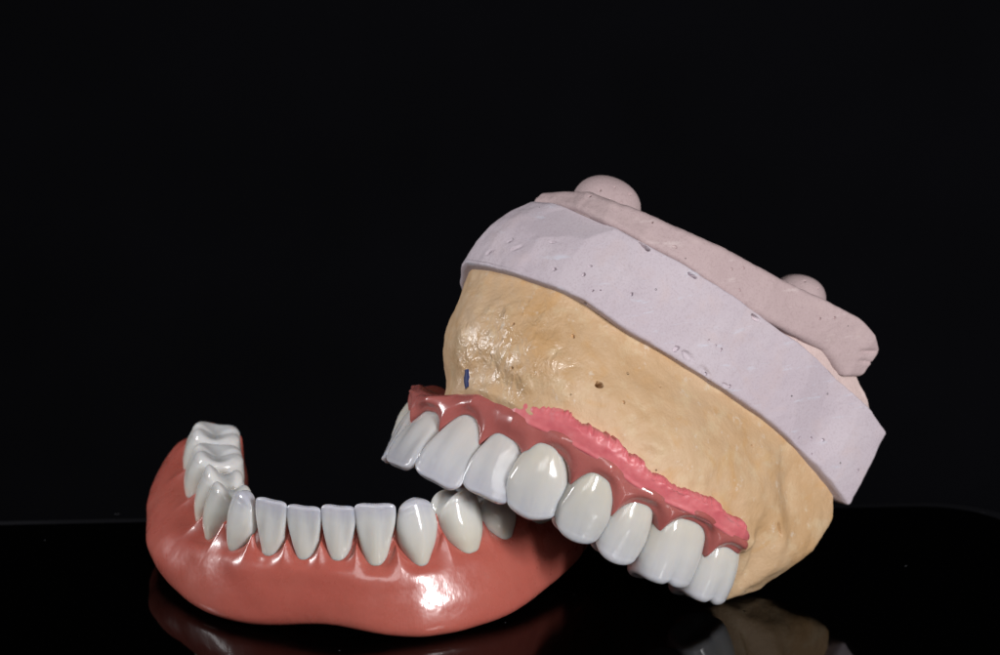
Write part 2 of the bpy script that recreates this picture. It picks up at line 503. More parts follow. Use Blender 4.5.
# per tooth: biting row in the photograph, margin row, lean, width, labial offset
inc_py = {-6.5: 428, -5.5: 449, -4.5: 466, -3.5: 482, -2.5: 491, -1.5: 500, -.5: 506, .5: 506, 1.5: 504, 2.5: 498, 3.5: 488, 4.5: 486}
mar_py = {-6.5: 462, -5.5: 488, -4.5: 517, -3.5: 535, -2.5: 549, -1.5: 558, -.5: 562, .5: 563, 1.5: 568, 2.5: 563, 3.5: 549, 4.5: 535}
lab_n = {.5: .20, 1.5: .21, 2.5: .30, 3.5: .37, 4.5: .39, 5.5: .48, 6.5: .48}
ts = [-6.5, -5.5, -4.5, -3.5, -2.5, -1.5, -.5, .5, 1.5, 2.5, 3.5, 4.5, 5.5, 6.5]
zi, zm = {}, {}
for t in ts:
    T, Nn = lframe(t)
    P = lpos(t)
    if t in inc_py:
        zi[t] = solve_z(P, inc_py[t]); zm[t] = solve_z(P + Nn * lab_n[abs(t)], mar_py[t])
zi[5.5] = zi[4.5] + .02; zi[6.5] = zi[4.5] + .08
zm[5.5] = zi[5.5] - .62; zm[6.5] = zi[6.5] - .5
print('lower zi', {k: round(v, 2) for k, v in zi.items()})
print('lower zm', {k: round(v, 2) for k, v in zm.items()})
ZM = spl([-8.2, -7.5] + ts + [7.5, 8.2], [zm[-6.5] + .15, zm[-6.5] + .2] + [zm[t] for t in ts] + [zm[6.5] + .1, zm[6.5] + .0])
ZI = lin([(t, zi[t]) for t in ts])
LAB = lin([(0, .18), (1.5, .2), (2.5, .28), (3.5, .36), (4.5, .38), (5.5, .46), (6.5, .48), (7.2, .42), (8.2, .3)])
NF = lin([(-8.2, .8), (-7.5, 1.0), (-6.5, 1.04), (-5.5, 1.16), (-4.5, 1.08), (-3.5, .90), (-2.5, .66), (-1.5, .46), (0, .38), (1.5, .44), (2.2, .58), (2.8, .70), (3.5, .82), (4.5, .88), (5.5, .74), (6.5, .6), (7.5, .45), (8.2, .4)])
ZB = lin([(-8.2, .9), (-7.5, .55), (-6.5, .32), (-5.5, .22), (-4.5, .12), (-3.5, .03), (-2.5, .01), (-1.5, .05), (-.7, .16), (0, .22), (1.0, .2), (1.5, .08), (2.2, .0), (3, .0), (4, .05), (5, .12), (6.5, .3), (7.5, .55), (8.2, .8)])
def smf(f, t, w=.5):
    return sum(float(f(t + k * w / 3)) for k in (-3, -2, -1, 0, 1, 2, 3)) / 7
def pap(t):
    """0 at tooth centre, 1 between teeth"""
    f = abs(((t) % 1.0) - .5) * 2          # teeth centres at .5 fractions -> f=0, integers -> f=1
    return f
nt_, ns = 620, 96
V = []
tt = np.linspace(-8.0, 8.0, nt_)
for t in tt:
    T, Nn = lframe(t)
    P = lpos(t)
    at = abs(t)
    endf = 1.0
    if at > 7.15: endf = math.sqrt(max(0.0004, 1 - ((at - 7.15) / .86) ** 2))
    mc = float(ZM(t)); pf = pap(t)
    inside = 1 if at < 7.05 else 0
    ph = (.30 if at < 3 else .34) * (pf ** 2.6) * inside
    ph *= 1.0 if at < 5 else .8
    mz = mc + ph
    lab = smf(LAB, at, .3); nf = smf(NF, t, .9); zb = smf(ZB, t, .8)
    rec = .17 * pf ** 1.8 * inside
    bb = min(1, max(0, (-t - 2.6) / 1.8))
    root = .0 * (1 - pf) ** 1.3 * inside     # root prominence
    H = mc - zb
    li = lab * .85
    if at < 7:
        li = {0: .28}.get(0) if at < 2 else li
    cp = [(nf * .45, zb), (nf * .84, zb + .02 * H + .01), (nf * 1.0, zb + .15 * H), (nf * (.74 + .31 * bb) + (lab + .05) * (.26 - .26 * bb) + .035, zb + .40 * H),
          (nf * (.42 + .46 * bb) + (lab + .05) * (.58 - .46 * bb) + .04 + root * .4, zb + .65 * H), (nf * (.16 + .36 * bb) + (lab + .05) * (.84 - .36 * bb) + .025 + root * .8, zb + .86 * H),
          (lab + .03 - rec * .8, mz - .05), (lab - .03 - rec, mz + .01), (lab - .12 - rec, mz + .04 + .1 * pf * inside),
          (0, mz + .02 + (.26 if at < 3.2 else .06) * pf ** 2 * inside), (-li + .12, mz - .04), (-li + .02, mz - .14), (-li - .02, zb + .6 * H),
          (-li - .08, zb + .25 * H), (-li - .02, zb + .03), (0, zb + .22)]
    cp = np.array(cp)
    cen = np.array([nf * .3, zb + H * .55])
    cp = cen + (cp - cen) * endf
    # closed catmull-rom resample
    k = len(cp)
    for s in np.linspace(0, k, ns, endpoint=False):
        i = int(s); f = s - i
        p0, p1, p2, p3 = cp[(i - 1) % k], cp[i % k], cp[(i + 1) % k], cp[(i + 2) % k]
        q = .5 * (2 * p1 + (p2 - p0) * f + (2 * p0 - 5 * p1 + 4 * p2 - p3) * f * f + (3 * p1 - p0 - 3 * p2 + p3) * f ** 3)
        X = P + Nn * q[0] + ez * q[1]
        dsp = .05 * nz(X, .8, 3) + .018 * nz(X, 2.2, 8)
        X = X + Nn * dsp
        V.append(X - LO)
V = np.array(V)
zmin = V[:, 2].min(); V[:, 2] -= zmin
F = grid_faces(nt_, ns)
F.append(tuple(range(ns))); F.append(tuple(range((nt_ - 1) * ns, nt_ * ns)))
gum = mesh_obj('gum_base', V, F, M_gum, low)
LW = {1: .57, 2: .60, 3: .68, 4: .74, 5: .76, 6: 1.08, 7: 1.02}
for t in ts:
    k = int(abs(t) + .5)
    T, Nn = lframe(t)
    P = lpos(t).copy(); P[2] = zi[t] - zmin
    lean = {1: .02, 2: .0, 3: -.02, 4: -.06, 5: -.1, 6: -.14, 7: -.16}[k]
    Hh = (zi[t] - zm[t]) * (1.28 if k < 6 else 1.5) + .05
    Mx, xa = tooth_matrix(P - LO, Nn, -ez, T, lean, 0.0)
    w = LW[k]
    if t == 1.5: w = .64
    if t == .5: w = .57
    make_tooth(KIND[k], w, Hh, False, low, Mx, M_low if k < 4 else M_lowp, 11 + t, math.copysign(1, t))

# ================================================================== UPPER ASSEMBLY
RHO = math.radians(21.5); TAU = math.radians(1); AL = math.radians(45)
a1 = math.cos(RHO) * Rr - math.sin(RHO) * Uu
a2 = math.sin(RHO) * Rr + math.cos(RHO) * Uu
w_ = math.cos(TAU) * a2 + math.sin(TAU) * Ff
fp = -math.sin(TAU) * a2 + math.cos(TAU) * Ff
e_v = math.sin(AL) * a1 + math.cos(AL) * fp
e_u = math.cos(AL) * a1 - math.sin(AL) * fp
DM = 0.05
MO = U(413, 470, DM)
UT = LT
hu = [.42, 1.15, 1.77, 2.19, 2.45, 2.73, 2.85, 2.9, 2.9]
hv = [.08, .44, .89, 1.47, 2.16, 3.04, 3.92, 4.8, 5.3]
fu = [.46, 1.15, 1.60, 1.86, 2.10, 2.35, 2.5, 2.6, 2.6]
fv = [.08, .50, 1.22, 2.06, 2.85, 3.7, 4.6, 5.3, 5.7]
UU = spl(UT, [-a for a in fu[::-1]] + hu)
UV = spl(UT, fv[::-1] + hv)
def upos(t, w=0.0, n=0.0):
    P = MO + e_u * float(UU(t)) + e_v * float(UV(t)) + w_ * w
    if n:
        P = P + uframe(t)[1] * n
    return P
def uframe(t):
    e = .02
    T = (e_u * float(UU(t + e)) + e_v * float(UV(t + e))) - (e_u * float(UU(t - e)) + e_v * float(UV(t - e)))
    T /= np.linalg.norm(T)
    Nn = np.cross(T, w_)
    if Nn @ (upos(0) - upos(4) ) < 0 and abs(t) < .1: Nn = -Nn
    return T, Nn
# orientation check of the outward normal
_T, _N = uframe(3.5)
SGN = 1.0 if _N @ e_u > 0 else -1.0
_uf = uframe
def uframe(t):
    T, Nn = _uf(t)
    e = .02
    Tt = (e_u * float(UU(t + e)) + e_v * float(UV(t + e))) - (e_u * float(UU(t - e)) + e_v * float(UV(t - e)))
    Tt /= np.linalg.norm(Tt)
    Nn = np.cross(Tt, w_) * SGN
    return Tt, Nn
def solve_w(t, n, py):
    a, c = -3.0, 6.0
    for _ in range(40):
        mz = (a + c) / 2
        if proj(upos(t, mz, n))[1] > py: a = mz
        else: c = mz
    return (a + c) / 2
uinc = {-1.5: 462, -.5: 466, .5: 482, 1.5: 497, 2.5: 520, 3.5: 541, 4.5: 562, 5.5: 584, 6.5: 601}
umar = {-.5: 402, .5: 409, 1.5: 436, 2.5: 452, 3.5: 482, 4.5: 506, 5.5: 524, 6.5: 553}
ulab = {.5: .2, 1.5: .2, 2.5: .3, 3.5: .4, 4.5: .4, 5.5: .48, 6.5: .48}
wi, wm = {}, {}
for t in ts:
    if t in uinc: wi[t] = solve_w(t, 0, uinc[t])
    if t in umar: wm[t] = solve_w(t, ulab[abs(t)], umar[t])
for t in ts:
    if t not in wi: wi[t] = wi[-t] + 0.0
    if t not in wm: wm[t] = wm[-t]
print('upper wi', {k: round(v, 2) for k, v in wi.items()})
print('upper wm', {k: round(v, 2) for k, v in wm.items()})
for t in ts: print('U', t, [round(float(x), 1) for x in proj(upos(t, wi[t]))])
for t in ts: print('L', t, [round(float(x), 1) for x in proj(lpos(t) + ez * zi[t])])

up = thing('upper_denture', 'upper row of long white teeth in pink gum, seated on the yellow stone cast', 'denture', tuple(MO))
UWd = {1: .92, 2: .88, 3: .96, 4: .88, 5: .86, 6: 1.06, 7: .92}
for t in ts:
    k = int(abs(t) + .5)
    T, Nn = uframe(t)
    P = upos(t, wi[t]) - MO
    lean = {1: .42, 2: .30, 3: .15, 4: .06, 5: .06, 6: .10, 7: .10}[k]
    tip = {1: .04, 2: .02, 3: -.10, 4: -.02, 5: -.02, 6: -.10, 7: -.10}[k] * math.copysign(1, t)
    Hh = (wm[t] - wi[t]) * (1.25 if t > -1 else 1.06) + .05
    Mx, xa = tooth_matrix(P, Nn, w_, T, lean, tip)
    make_tooth(KIND[k], UWd[k], Hh, True, up, Mx, M_up if k < 3 else M_upp, 40 + t, math.copysign(1, t), 1.05)

# gum band: pixel rows of its upper edge along the arch
UG_top = {-.5: 384, .5: 385, 1.5: 408, 2.5: 432, 3.5: 463, 4.5: 491, 5.5: 515, 6.5: 543}
wg = {}
for t in ts:
    if t in UG_top: wg[t] = solve_w(t, ulab[abs(t)] + .22, UG_top[t])
for t in ts:
    if t not in wg: wg[t] = 1.12 if t > -3 else wg[-t]
print('upper wg', {k: round(v, 2) for k, v in wg.items()})
WM = spl([-8.2, -7.5] + ts + [7.5, 8.2], [wm[-6.5] - .1] * 2 + [wm[t] for t in ts] + [wm[6.5] - .1] * 2)
WG = spl([-8.2, -7.5] + ts + [7.5, 8.2], [wg[-6.5] - .1] * 2 + [wg[t] for t in ts] + [wg[6.5] - .1] * 2)
leanf = lin([(.5, .42), (1.5, .30), (2.5, .15), (3.5, .06), (4.5, .06), (5.5, .10), (9, .10)])
def set_n(at, w, t):
    """labial leaning: gum sits further inward higher up"""
    return -math.tan(float(leanf(at))) * (w - 0.0)
V = []
nt_, ns = 560, 80
tt = np.linspace(-6.8, 6.8, nt_)
for t in tt:
    T, Nn = uframe(t); P = upos(t); at = abs(t)
    endf = 1.0
    if at > 6.5: endf = math.sqrt(max(.0004, 1 - ((at - 6.5) / .305) ** 2))
    pf = pap(t)
    mc = float(WM(t)); top = max(float(WG(t)), mc + .12)
    ph = .36 * pf ** 3.0 * (1 if at < 6.9 else 0)
    mz = mc - ph
    lab = float(smf(LAB, at, .3)); rec = .13 * pf ** 3
    root = .06 * (1 - pf) ** 1.3
    L = -math.tan(float(smf(leanf, at, .6))) * .95
    li = lab * .9 + .1
    def q_(n, w): return (n + L * (w - 0) , w)
    cp = [q_(lab - .02 - rec, mz - .01), q_(lab + .03 - rec * .8, mz + .05), q_(lab + .09 + root - rec * .25, mz * .55 + top * .45),
          q_(lab + .11 + root, mz * .2 + top * .8), q_(lab + .08 + root * .5, top), q_(lab + .02, top + .04), q_(lab - .15, top + .0),
          q_(0, top), q_(-li, top), q_(-li - .12, mz * .5 + top * .5), q_(-li - .04, mz + .05), q_(-li + .1, mz - .0), q_(0, mz - .03), q_(lab - .12 - rec, mz - .03)]
    cp = np.array(cp)
    cen = cp.mean(axis=0)
    cp = cen + (cp - cen) * endf
    k = len(cp)
    for s in np.linspace(0, k, ns, endpoint=False):
        i = int(s); f = s - i
        p0, p1, p2, p3 = cp[(i - 1) % k], cp[i % k], cp[(i + 1) % k], cp[(i + 2) % k]
        q = .5 * (2 * p1 + (p2 - p0) * f + (2 * p0 - 5 * p1 + 4 * p2 - p3) * f * f + (3 * p1 - p0 - 3 * p2 + p3) * f ** 3)
        X = P + Nn * q[0] + w_ * q[1]
        X = X + Nn * (.03 * nz(X, 1.6, 5) + .015 * nz(X, 4, 2))
        V.append(X - MO)
F = grid_faces(nt_, ns)
F.append(tuple(range(ns))); F.append(tuple(range((nt_ - 1) * ns, nt_ * ns)))
mesh_obj('gum_base', V, F, M_ugum, up)

# ------------------------------------------------------------------ cast
cast = thing('dental_cast', 'tilted yellow stone cast on a thick lavender and pink plaster base', 'dental model', tuple(MO))
# soft gum mask strip (bright pink, crumbly upper edge)
V = []
tt = np.linspace(1.2, 6.66, 420); ns = 40
for ii, t in enumerate(tt):
    T, Nn = uframe(t); P = upos(t); at = abs(t)
    endf = min(1, max(.02, (t - 1.15) / .3)) * min(1, max(.02, (6.68 - t) / .3))
    endf = math.sqrt(endf)
    top = max(float(WG(t)), float(WM(t)) + .12)
    lab = float(smf(LAB, at, .3))
    L = -math.tan(float(smf(leanf, at, .6))) * .95
    hgt = float(np.interp(t, [1.5, 2.0, 3, 4, 5, 6, 7], [.26, .26, .26, .20, .20, .18, .13]))
    e = noise.noise(Vector((t * 22, 1.2, 0))) * .035 + noise.noise(Vector((t * 3.1, 2.2, 0))) * .10 + abs(noise.noise(Vector((t * 5, 5, 0)))) * .07
    w0, w1 = top - .14, top + hgt + e
    cp = np.array([(lab - .3, w0), (lab + .10, w0), (lab + .16, w0 * .5 + top * .5 + .03), (lab + .20, top + .10), (lab + .19, w1 - .07), (lab + .13, w1), (lab - .0, w1 + .02), (lab - .3, w1)])
    cen = cp.mean(axis=0); cp = cen + (cp - cen) * endf
    k = len(cp)
    for s in np.linspace(0, k, ns, endpoint=False):
        i = int(s); f = s - i
        p0, p1, p2, p3 = cp[(i - 1) % k], cp[i % k], cp[(i + 1) % k], cp[(i + 2) % k]
        q = .5 * (2 * p1 + (p2 - p0) * f + (2 * p0 - 5 * p1 + 4 * p2 - p3) * f * f + (3 * p1 - p0 - 3 * p2 + p3) * f ** 3)
        X = P + Nn * (q[0] + L * q[1]) + w_ * q[1]
        X = X + Nn * (.03 * nz(X, 9, 7) * min(1, max(0, (q[1] - top - .03) / .12)) + .05 * nz(X, 1.6, 5) + .006 * abs(nz(X, 6, 2)) - .02)
        V.append(X - MO)
F = grid_faces(len(tt), ns)
F.append(tuple(range(ns))); F.append(tuple(range((len(tt) - 1) * ns, len(tt) * ns)))
mesh_obj('soft_gum_strip', V, F, M_mask, cast)

# ---- plaster base slabs, edges taken in their own frame
RP = math.radians(25); TP = math.radians(15)
b1 = math.cos(RP) * Rr - math.sin(RP) * Uu
b2 = math.sin(RP) * Rr + math.cos(RP) * Uu
wp = math.cos(TP) * b2 + math.sin(TP) * Ff
fpp = -math.sin(TP) * b2 + math.cos(TP) * Ff
p_v = math.sin(AL) * b1 + math.cos(AL) * fpp
p_u = math.cos(AL) * b1 - math.sin(AL) * fpp
def toP(X):
    r = X - MO
    return np.array([r @ p_u, r @ p_v, r @ wp])
def fromP(q): return p_u * q[0] + p_v * q[1] + wp * q[2]     # relative to MO

lav = [(464, 262, 534, 200, .9, 1.2), (478, 263, 550, 201, .6, .95), (511, 271, 575, 207, .15, .5), (552, 285, 602, 220, -.15, .15),
       (585, 300, 641, 241, -.25, .05), (618, 325, 679, 260, -.2, .15), (649, 343, 706, 278, 0, .3), (700, 373, 742, 301, .4, .6),
       (735, 396, 770, 321, .75, .9), (770, 422, 800, 343, 1.1, 1.2), (805, 453, 843, 381, 1.5, 1.65), (835, 486, 872, 411, 1.85, 2.0),
       (850, 506, 886, 432, 2.1, 2.25)]

# stone body: closed plan loop x rows
plan = [(0, .24), (.9, .30), (1.7, .64), (2.4, 1.22), (2.95, 1.9), (3.25, 2.9), (3.42, 3.9), (3.42, 4.9), (3.22, 5.75), (2.6, 6.25), (1.3, 6.35), (0, 6.1)]
pl = plan + [(-a * .70, b + .08 + a * .26 * (1 if b < 4 else .2)) for a, b in plan[-2:0:-1]]
_nb = [toP(U(c[0], c[1], DM + c[4])) for c in lav]; _u0 = _nb[0][0]
_far = [np.array([_u0 - (q[0] - _u0) * .72, q[1] + .8 * (q[0] - _u0) * min(1, max(0, (6 - q[1]) / 5)), q[2]]) for q in _nb[::-1]]
_lp = np.array(_nb + [_nb[-1] * (1 - f) + _far[0] * f for f in (.25, .5, .75)] + _far[:-1])
_lc = _lp.mean(axis=0)
_ang = np.unwrap(np.arctan2(_lp[:, 0] - _lc[0], -(_lp[:, 1] - _lc[1])))
def build_top(n):
    P3 = np.concatenate([_lp, _lp[:1]])
    L_ = np.concatenate([[0], np.cumsum(np.linalg.norm(np.diff(P3, axis=0), axis=1))])
    return P3, L_
pk = len(pl)
def plan_pt(s):
    i = int(s) % pk; f = s - int(s)
    P0, P1, P2, P3 = [np.array(pl[(i + q) % pk]) for q in (-1, 0, 1, 2)]
    return .5 * (2 * P1 + (P2 - P0) * f + (2 * P0 - 5 * P1 + 4 * P2 - P3) * f * f + (3 * P1 - P0 - 3 * P2 + P3) * f ** 3)
nl = 560
loop = [plan_pt(s) for s in np.linspace(0, pk, nl, endpoint=False)]
ctr = np.array([0, 3.0])
# lowest row along the loop: above the gum in front, dipping at the tuberosities behind the last molar
def arch_t_of(u, v):
    best = min(np.linspace(-7.9, 7.9, 159), key=lambda t: (float(UU(t)) - u) ** 2 + (float(UV(t)) - v) ** 2)
    return best
rows = []
low_w = []
for (u, v) in loop:
    t = arch_t_of(u, v)
    base_w = float(WG(max(-7, min(7, t)))) - .15
    if v > 4.4:
        k = min(1, (v - 4.4) / .45)
        tub = -(MO[2] + e_u[2] * u + e_v[2] * v) / w_[2] - .28 + (.12 * (5.5 - v) if v < 5.5 else .75 * (v - 5.5))
        if abs(u) < 2.4: tub = max(tub + .25, .30 + (2.4 - abs(u)) * .7 if abs(u) > .8 else 1.55)
        base_w = base_w * (1 - k) + tub * k
    low_w.append(base_w)
low_w = np.array(low_w)
for _ in range(6): low_w = (np.roll(low_w, 1) + low_w + np.roll(low_w, -1)) / 3
WT = 4.6
prof = []
P3, L3 = build_top(nl)
L2 = np.array(loop + [loop[0]]); L2 = np.concatenate([[0], np.cumsum(np.linalg.norm(np.diff(L2, axis=0), axis=1))])
# match fractions of the two loops at: front, near rear corner, far rear corner
i_nr = int(nl * (plan.index((3.22, 5.75)) + .3) / pk); i_fr = int(nl * (pk - plan.index((3.22, 5.75)) - .3) / pk)
f_in = [0, L2[i_nr], L2[i_fr], L2[-1]]
f_out = [0, L3[len(lav) - 1], L3[len(lav) + 3], L3[-1]]
TOPX = []
for j in range(nl):
    sdist = np.interp(L2[j], f_in, f_out)
    q = np.array([np.interp(sdist, L3, P3[:, k]) for k in range(3)])
    q = q + (_lc - q) * np.array([1, 1, 0]) * .06 + np.array([0, 0, .12])
    TOPX.append(fromP(q))
TOPX = np.array(TOPX)
for _ in range(8): TOPX = (np.roll(TOPX, 1, 0) + TOPX * 2 + np.roll(TOPX, -1, 0)) / 4
TOPW = np.array([x @ w_ for x in TOPX]); TOPU = np.array([x @ e_u for x in TOPX]); TOPV = np.array([x @ e_v for x in TOPX])
nrow = 90
V = []
def stone_disp(X, Nn):
    d = .07 * nz(X, .75, 4) + .045 * nz(X, 1.7, 9) + .02 * nz(X, 4.5, 1) + .006 * nz(X, 11, 1)
    return d
hole = None
for r in range(nrow):
    f = r / (nrow - 1)
    for j, (u, v) in enumerate(loop):
        wl = low_w[j]
        w = wl + (TOPW[j] - wl) * f
        g = f * f * (3 - 2 * f) * .35 + f * .65
        u = u * (1 - g) + TOPU[j] * g; v = v * (1 - g) + TOPV[j] * g
        # radial shaping: vestibule concavity just above gum, bulge mid, slight taper at top
        h = w - wl
        n_off = -.10 * math.exp(-((h - .35) / .3) ** 2) + .12 * math.exp(-((h - 1.2) / .7) ** 2)
        n_off *= min(1, (1 - f) / .25)
        if v > 4.2: n_off -= .55 * max(0, 1 - h / 1.1) ** 1.6 * min(1, (v - 4.2) / .5)
        if h < .22: n_off -= (.22 - h) ** 1.4 * 1.6
        p = np.array([u, v]); d = p - ctr; d /= np.linalg.norm(d)
        # notch at rear wall
        q = p + d * n_off
        X = MO + e_u * q[0] + e_v * q[1] + w_ * w
        Nn = e_u * d[0] + e_v * d[1]
        X = X + Nn * stone_disp(X, Nn)
        V.append(X - MO)
V = np.array(V)
# inner loops (palate)
ext = []
for sc_, dw in ((.93, .03), (.84, .10), (.76, .18), (.70, .4), (.64, .7), (.52, 1.0), (.36, 1.15), (.18, 1.2)):
    for j in range(nl):
        r0 = V[j]
        u, v = r0 @ e_u, r0 @ e_v
        q = ctr + (np.array([u, v]) - ctr) * sc_
        X = MO + e_u * q[0] + e_v * q[1] + w_ * (low_w[j] * (1 - .0) + dw if dw < .6 else (low_w[j] * .3 + 1.3 * .7 + dw))
        ext.append(X - MO)
# order: palate centre ... inner loops reversed ... outer rows upward
inner = [ext[k * nl:(k + 1) * nl] for k in range(8)][::-1]
allv = [p for L_ in inner for p in L_] + list(V)
ncen = len(allv)
allv.append(e_u * 0 + e_v * 3.0 + w_ * 2.5)
allv.append(TOPX.mean(axis=0))
allv = np.array(allv)
# pore: real pit pressed into the near wall where the photograph shows it
def press(allv, px, py, rad, depth, base):
    best, bi = 1e9, None
    for i, p in enumerate(allv):
        a = proj(p + base)
        if a[2] > 2.5 + DM: continue
        dd = (a[0] - px) ** 2 + (a[1] - py) ** 2 + max(0, a[2]) * 2
        if dd < best: best, bi = dd, i
    return allv[bi].copy()
for _i in range(len(allv)):                      # worn flat where it rests
    if allv[_i][2] + MO[2] < 0.002: allv[_i][2] = 0.002 - MO[2]
F = grid_faces(8 + nrow, nl, True, ncen, ncen + 1)
wet1 = press(allv[::3], 520, 350, 0, 0, MO); wet2 = press(allv[::3], 470, 355, 0, 0, MO)
M_stone = stone_mat(wet1, wet2)
body = mesh_obj('stone_model', allv, F, M_stone, cast)
HOLES = []

def facet(o, px, py, tilt, rad=1.3, cap=.14):
    """trim a flat cut: everything standing beyond the tilted plane is pressed back onto it"""
    bpy.context.view_layer.update()
    l, n = cast_ray(o, px, py)
    if l is None: return
    n2 = (n + Vector(tilt)).normalized()
    for v in o.data.vertices:
        d = v.co - l
        if d.length < rad:
            q = d.dot(n2)
            if q > 0:
                q = min(q, cap) * min(1, (rad - d.length) / (rad * .3))
                v.co -= n2 * q
    o.data.update()
def slab(name, cols, mat, parent, inset=0.0, bulge=0.0, jag=0.02, nlev=16, bev=.05, tone=0.0, seed=1.0, back=0.0):
    """cols: (bottom px, bottom py, top px, top py, depth bottom, depth top) front -> rear on the near side"""
    bot = [toP(U(c[0], c[1], DM + c[4])) for c in cols]
    top = [toP(U(c[2], c[3], DM + c[5])) for c in cols]
    print(name, 'bot', [tuple(round(float(x), 2) for x in b) for b in bot])
    # resample near side finely
    def dens(pts, n=260):
        pts = np.array(pts)
        L_ = np.concatenate([[0], np.cumsum(np.linalg.norm(np.diff(pts, axis=0), axis=1))])
        s = np.linspace(0, L_[-1], n)
        return np.stack([np.interp(s, L_, pts[:, k]) for k in range(3)], 1), L_
    # use common parameter so columns stay paired
    bp = np.array(bot); tp = np.array(top)
    L_ = np.concatenate([[0], np.cumsum(np.linalg.norm(np.diff((bp + tp) / 2, axis=0), axis=1))])
    s = np.linspace(0, L_[-1], 280)
    def rs(pts):
        o = np.stack([np.interp(s, L_, pts[:, k]) for k in range(3)], 1)
        for _ in range(1):
            o[1:-1] = (o[:-2] + o[1:-1] * 2 + o[2:]) / 4
        return o
    nb, ntp = rs(bp), rs(tp)
    def full(a):
        u0 = a[0, 0]; far = a[::-1].copy(); far[:, 1] += .8 * (far[:, 0] - u0) * np.clip((6 - far[:, 1]) / 5, 0, 1); far[:, 0] = u0 - .72 * (far[:, 0] - u0)
        # rear edge between near and far rear corner
        k = 60
        rear = np.array([a[-1] * (1 - f) + far[0] * f for f in np.linspace(0, 1, k + 2)[1:-1]])
        return np.concatenate([a, rear, far[:-1]])
    Bt, Tp = full(nb), full(ntp)
    if inset:
        for A_ in (Bt, Tp):
            d = A_ - A_.mean(axis=0); d[:, 2] = 0; d /= np.linalg.norm(d, axis=1)[:, None]
            A_ -= d * inset
    n = len(Bt)
    c_b = Bt.mean(axis=0); c_t = Tp.mean(axis=0)
    rings = []
    for f in (.3, .6, .85, .93, .965): rings.append(c_b + (Bt - c_b) * f + np.array([0, 0, 0]))
    for k in range(1, 5):
        a = k / 4 * PI / 2
        off = bev * (1 - math.sin(a)); up_ = bev * (1 - math.cos(a))
        d = (Bt - c_b); d /= np.linalg.norm(d, axis=1)[:, None]
        rings.append(Bt - d * off + (Tp - Bt) / np.linalg.norm(Tp - Bt, axis=1)[:, None] * up_)
    ln = np.linalg.norm(Tp - Bt, axis=1)[:, None]
    bf = np.clip(bev * 1.05 / ln, .01, .45)
    for k in range(0, nlev + 1):
        f = bf + (1 - 2 * bf) * k / nlev
        amp = bulge * np.exp(-((Bt[:, 0:1] - Bt[0, 0]) / .9) ** 2) * (Bt[:, 1:2] < 2.0) * np.sin(PI * f)
        rings.append(Bt + (Tp - Bt) * f + amp * np.array([[-.35, -1, 0]]))
    for k in range(0, 5):
        a = k / 4 * PI / 2
        off = bev * (1 - math.cos(a)); dn = bev * (1 - math.sin(a))
        d = (Tp - c_t); d /= np.linalg.norm(d, axis=1)[:, None]
        rings.append(Tp - d * off - (Tp - Bt) / np.linalg.norm(Tp - Bt, axis=1)[:, None] * dn)
    for f in (.97, .9, .6, .3): rings.append(c_t + (Tp - c_t) * f)
    Vv = []
    for R_ in rings:
        cc = R_.mean(axis=0)
        for p in R_:
            d = p - cc; d[2] = 0; d /= (np.linalg.norm(d) + 1e-6)
            dn = jag * (nz(p, 1.1, seed) + .5 * nz(p, 3.5, seed + 3) + .25 * nz(p, 9, seed))
            Vv.append(fromP(p + d * dn + np.array([0, 0, dn * .4])))
    nr = len(rings)
    c0 = len(Vv); Vv.append(fromP(c_b)); Vv.append(fromP(c_t))
    return mesh_obj(name, Vv, grid_faces(nr, n, True, c0, c0 + 1), mat, parent)

slab_lav = slab('plaster_base', lav, M_lav, cast, bulge=.16, jag=.03, seed=2, nlev=44)
pink = [(532, 202, 546, 191, 1.2, 1.3), (550, 203, 553, 190, .97, 1.15), (575, 208, 588, 189, .52, .7), (602, 221, 616, 200, .17, .35),
        (641, 242, 652, 214, .07, .3), (679, 261, 690, 231, .17, .4), (706, 279, 715, 243, .33, .5), (742, 303, 744, 258, .6, .75),
        (768, 321, 785, 279, .88, 1.05), (800, 338, 834, 303, 1.2, 1.4), (826, 352, 862, 318, 1.5, 1.65), (848, 378, 878, 334, 1.7, 1.85), (862, 378, 882, 348, 1.9, 2.0)]
slab_pink = slab('mounting_plaster', pink, M_pink, cast, jag=.035, bev=.1, seed=5)

seam = [(a[2], a[3] + 3, b[0], b[1] - 6, a[5], b[4]) for a, b in zip(lav, [pink[0], pink[1], pink[2], pink[3], pink[4], pink[5], pink[6], pink[7], pink[8], pink[9], pink[10], pink[11], pink[12]])]
slab('plaster_seam', seam, M_seam, cast, inset=.15, jag=.10, bev=.01, nlev=8, seed=9)

# pegs on the plaster
def peg(px, py, d, rx, ry, h, seed):
    c = toP(U(px, py, DM + d))
    Vv = []; n = 48; rows_ = 24
    for r in range(rows_):
        f = r / (rows_ - 1)
        if f < .5: rr_, z = 1.0, -h + h * f / .5 * .55
        else:
            a = (f - .5) / .5 * PI / 2
            rr_, z = math.cos(a) ** .75 * .98 + .02, -h * .45 + h * .45 * math.sin(a)
        for j in range(n):
            a = 2 * PI * j / n
            q = np.array([c[0] + rx * rr_ * math.cos(a), c[1] + ry * rr_ * math.sin(a), c[2] + z])
            q = q + (.05 * nz(q, 1.5, seed)) * np.array([math.cos(a), math.sin(a), .5])
            Vv.append(fromP(q))
    Vv.append(Vv[-1] * 1.0)
    F = grid_faces(rows_, n); F.append(tuple(range(n))); F.append(tuple(range((rows_ - 1) * n, rows_ * n)))
    return mesh_obj('plaster_knob', Vv[:-1], F, M_pink, cast)
knob_a = peg(616, 183, 2.3, .56, .56, 1.0, 1)
knob_b = peg(807, 278, 3.0, .46, .46, 1.0, 2)

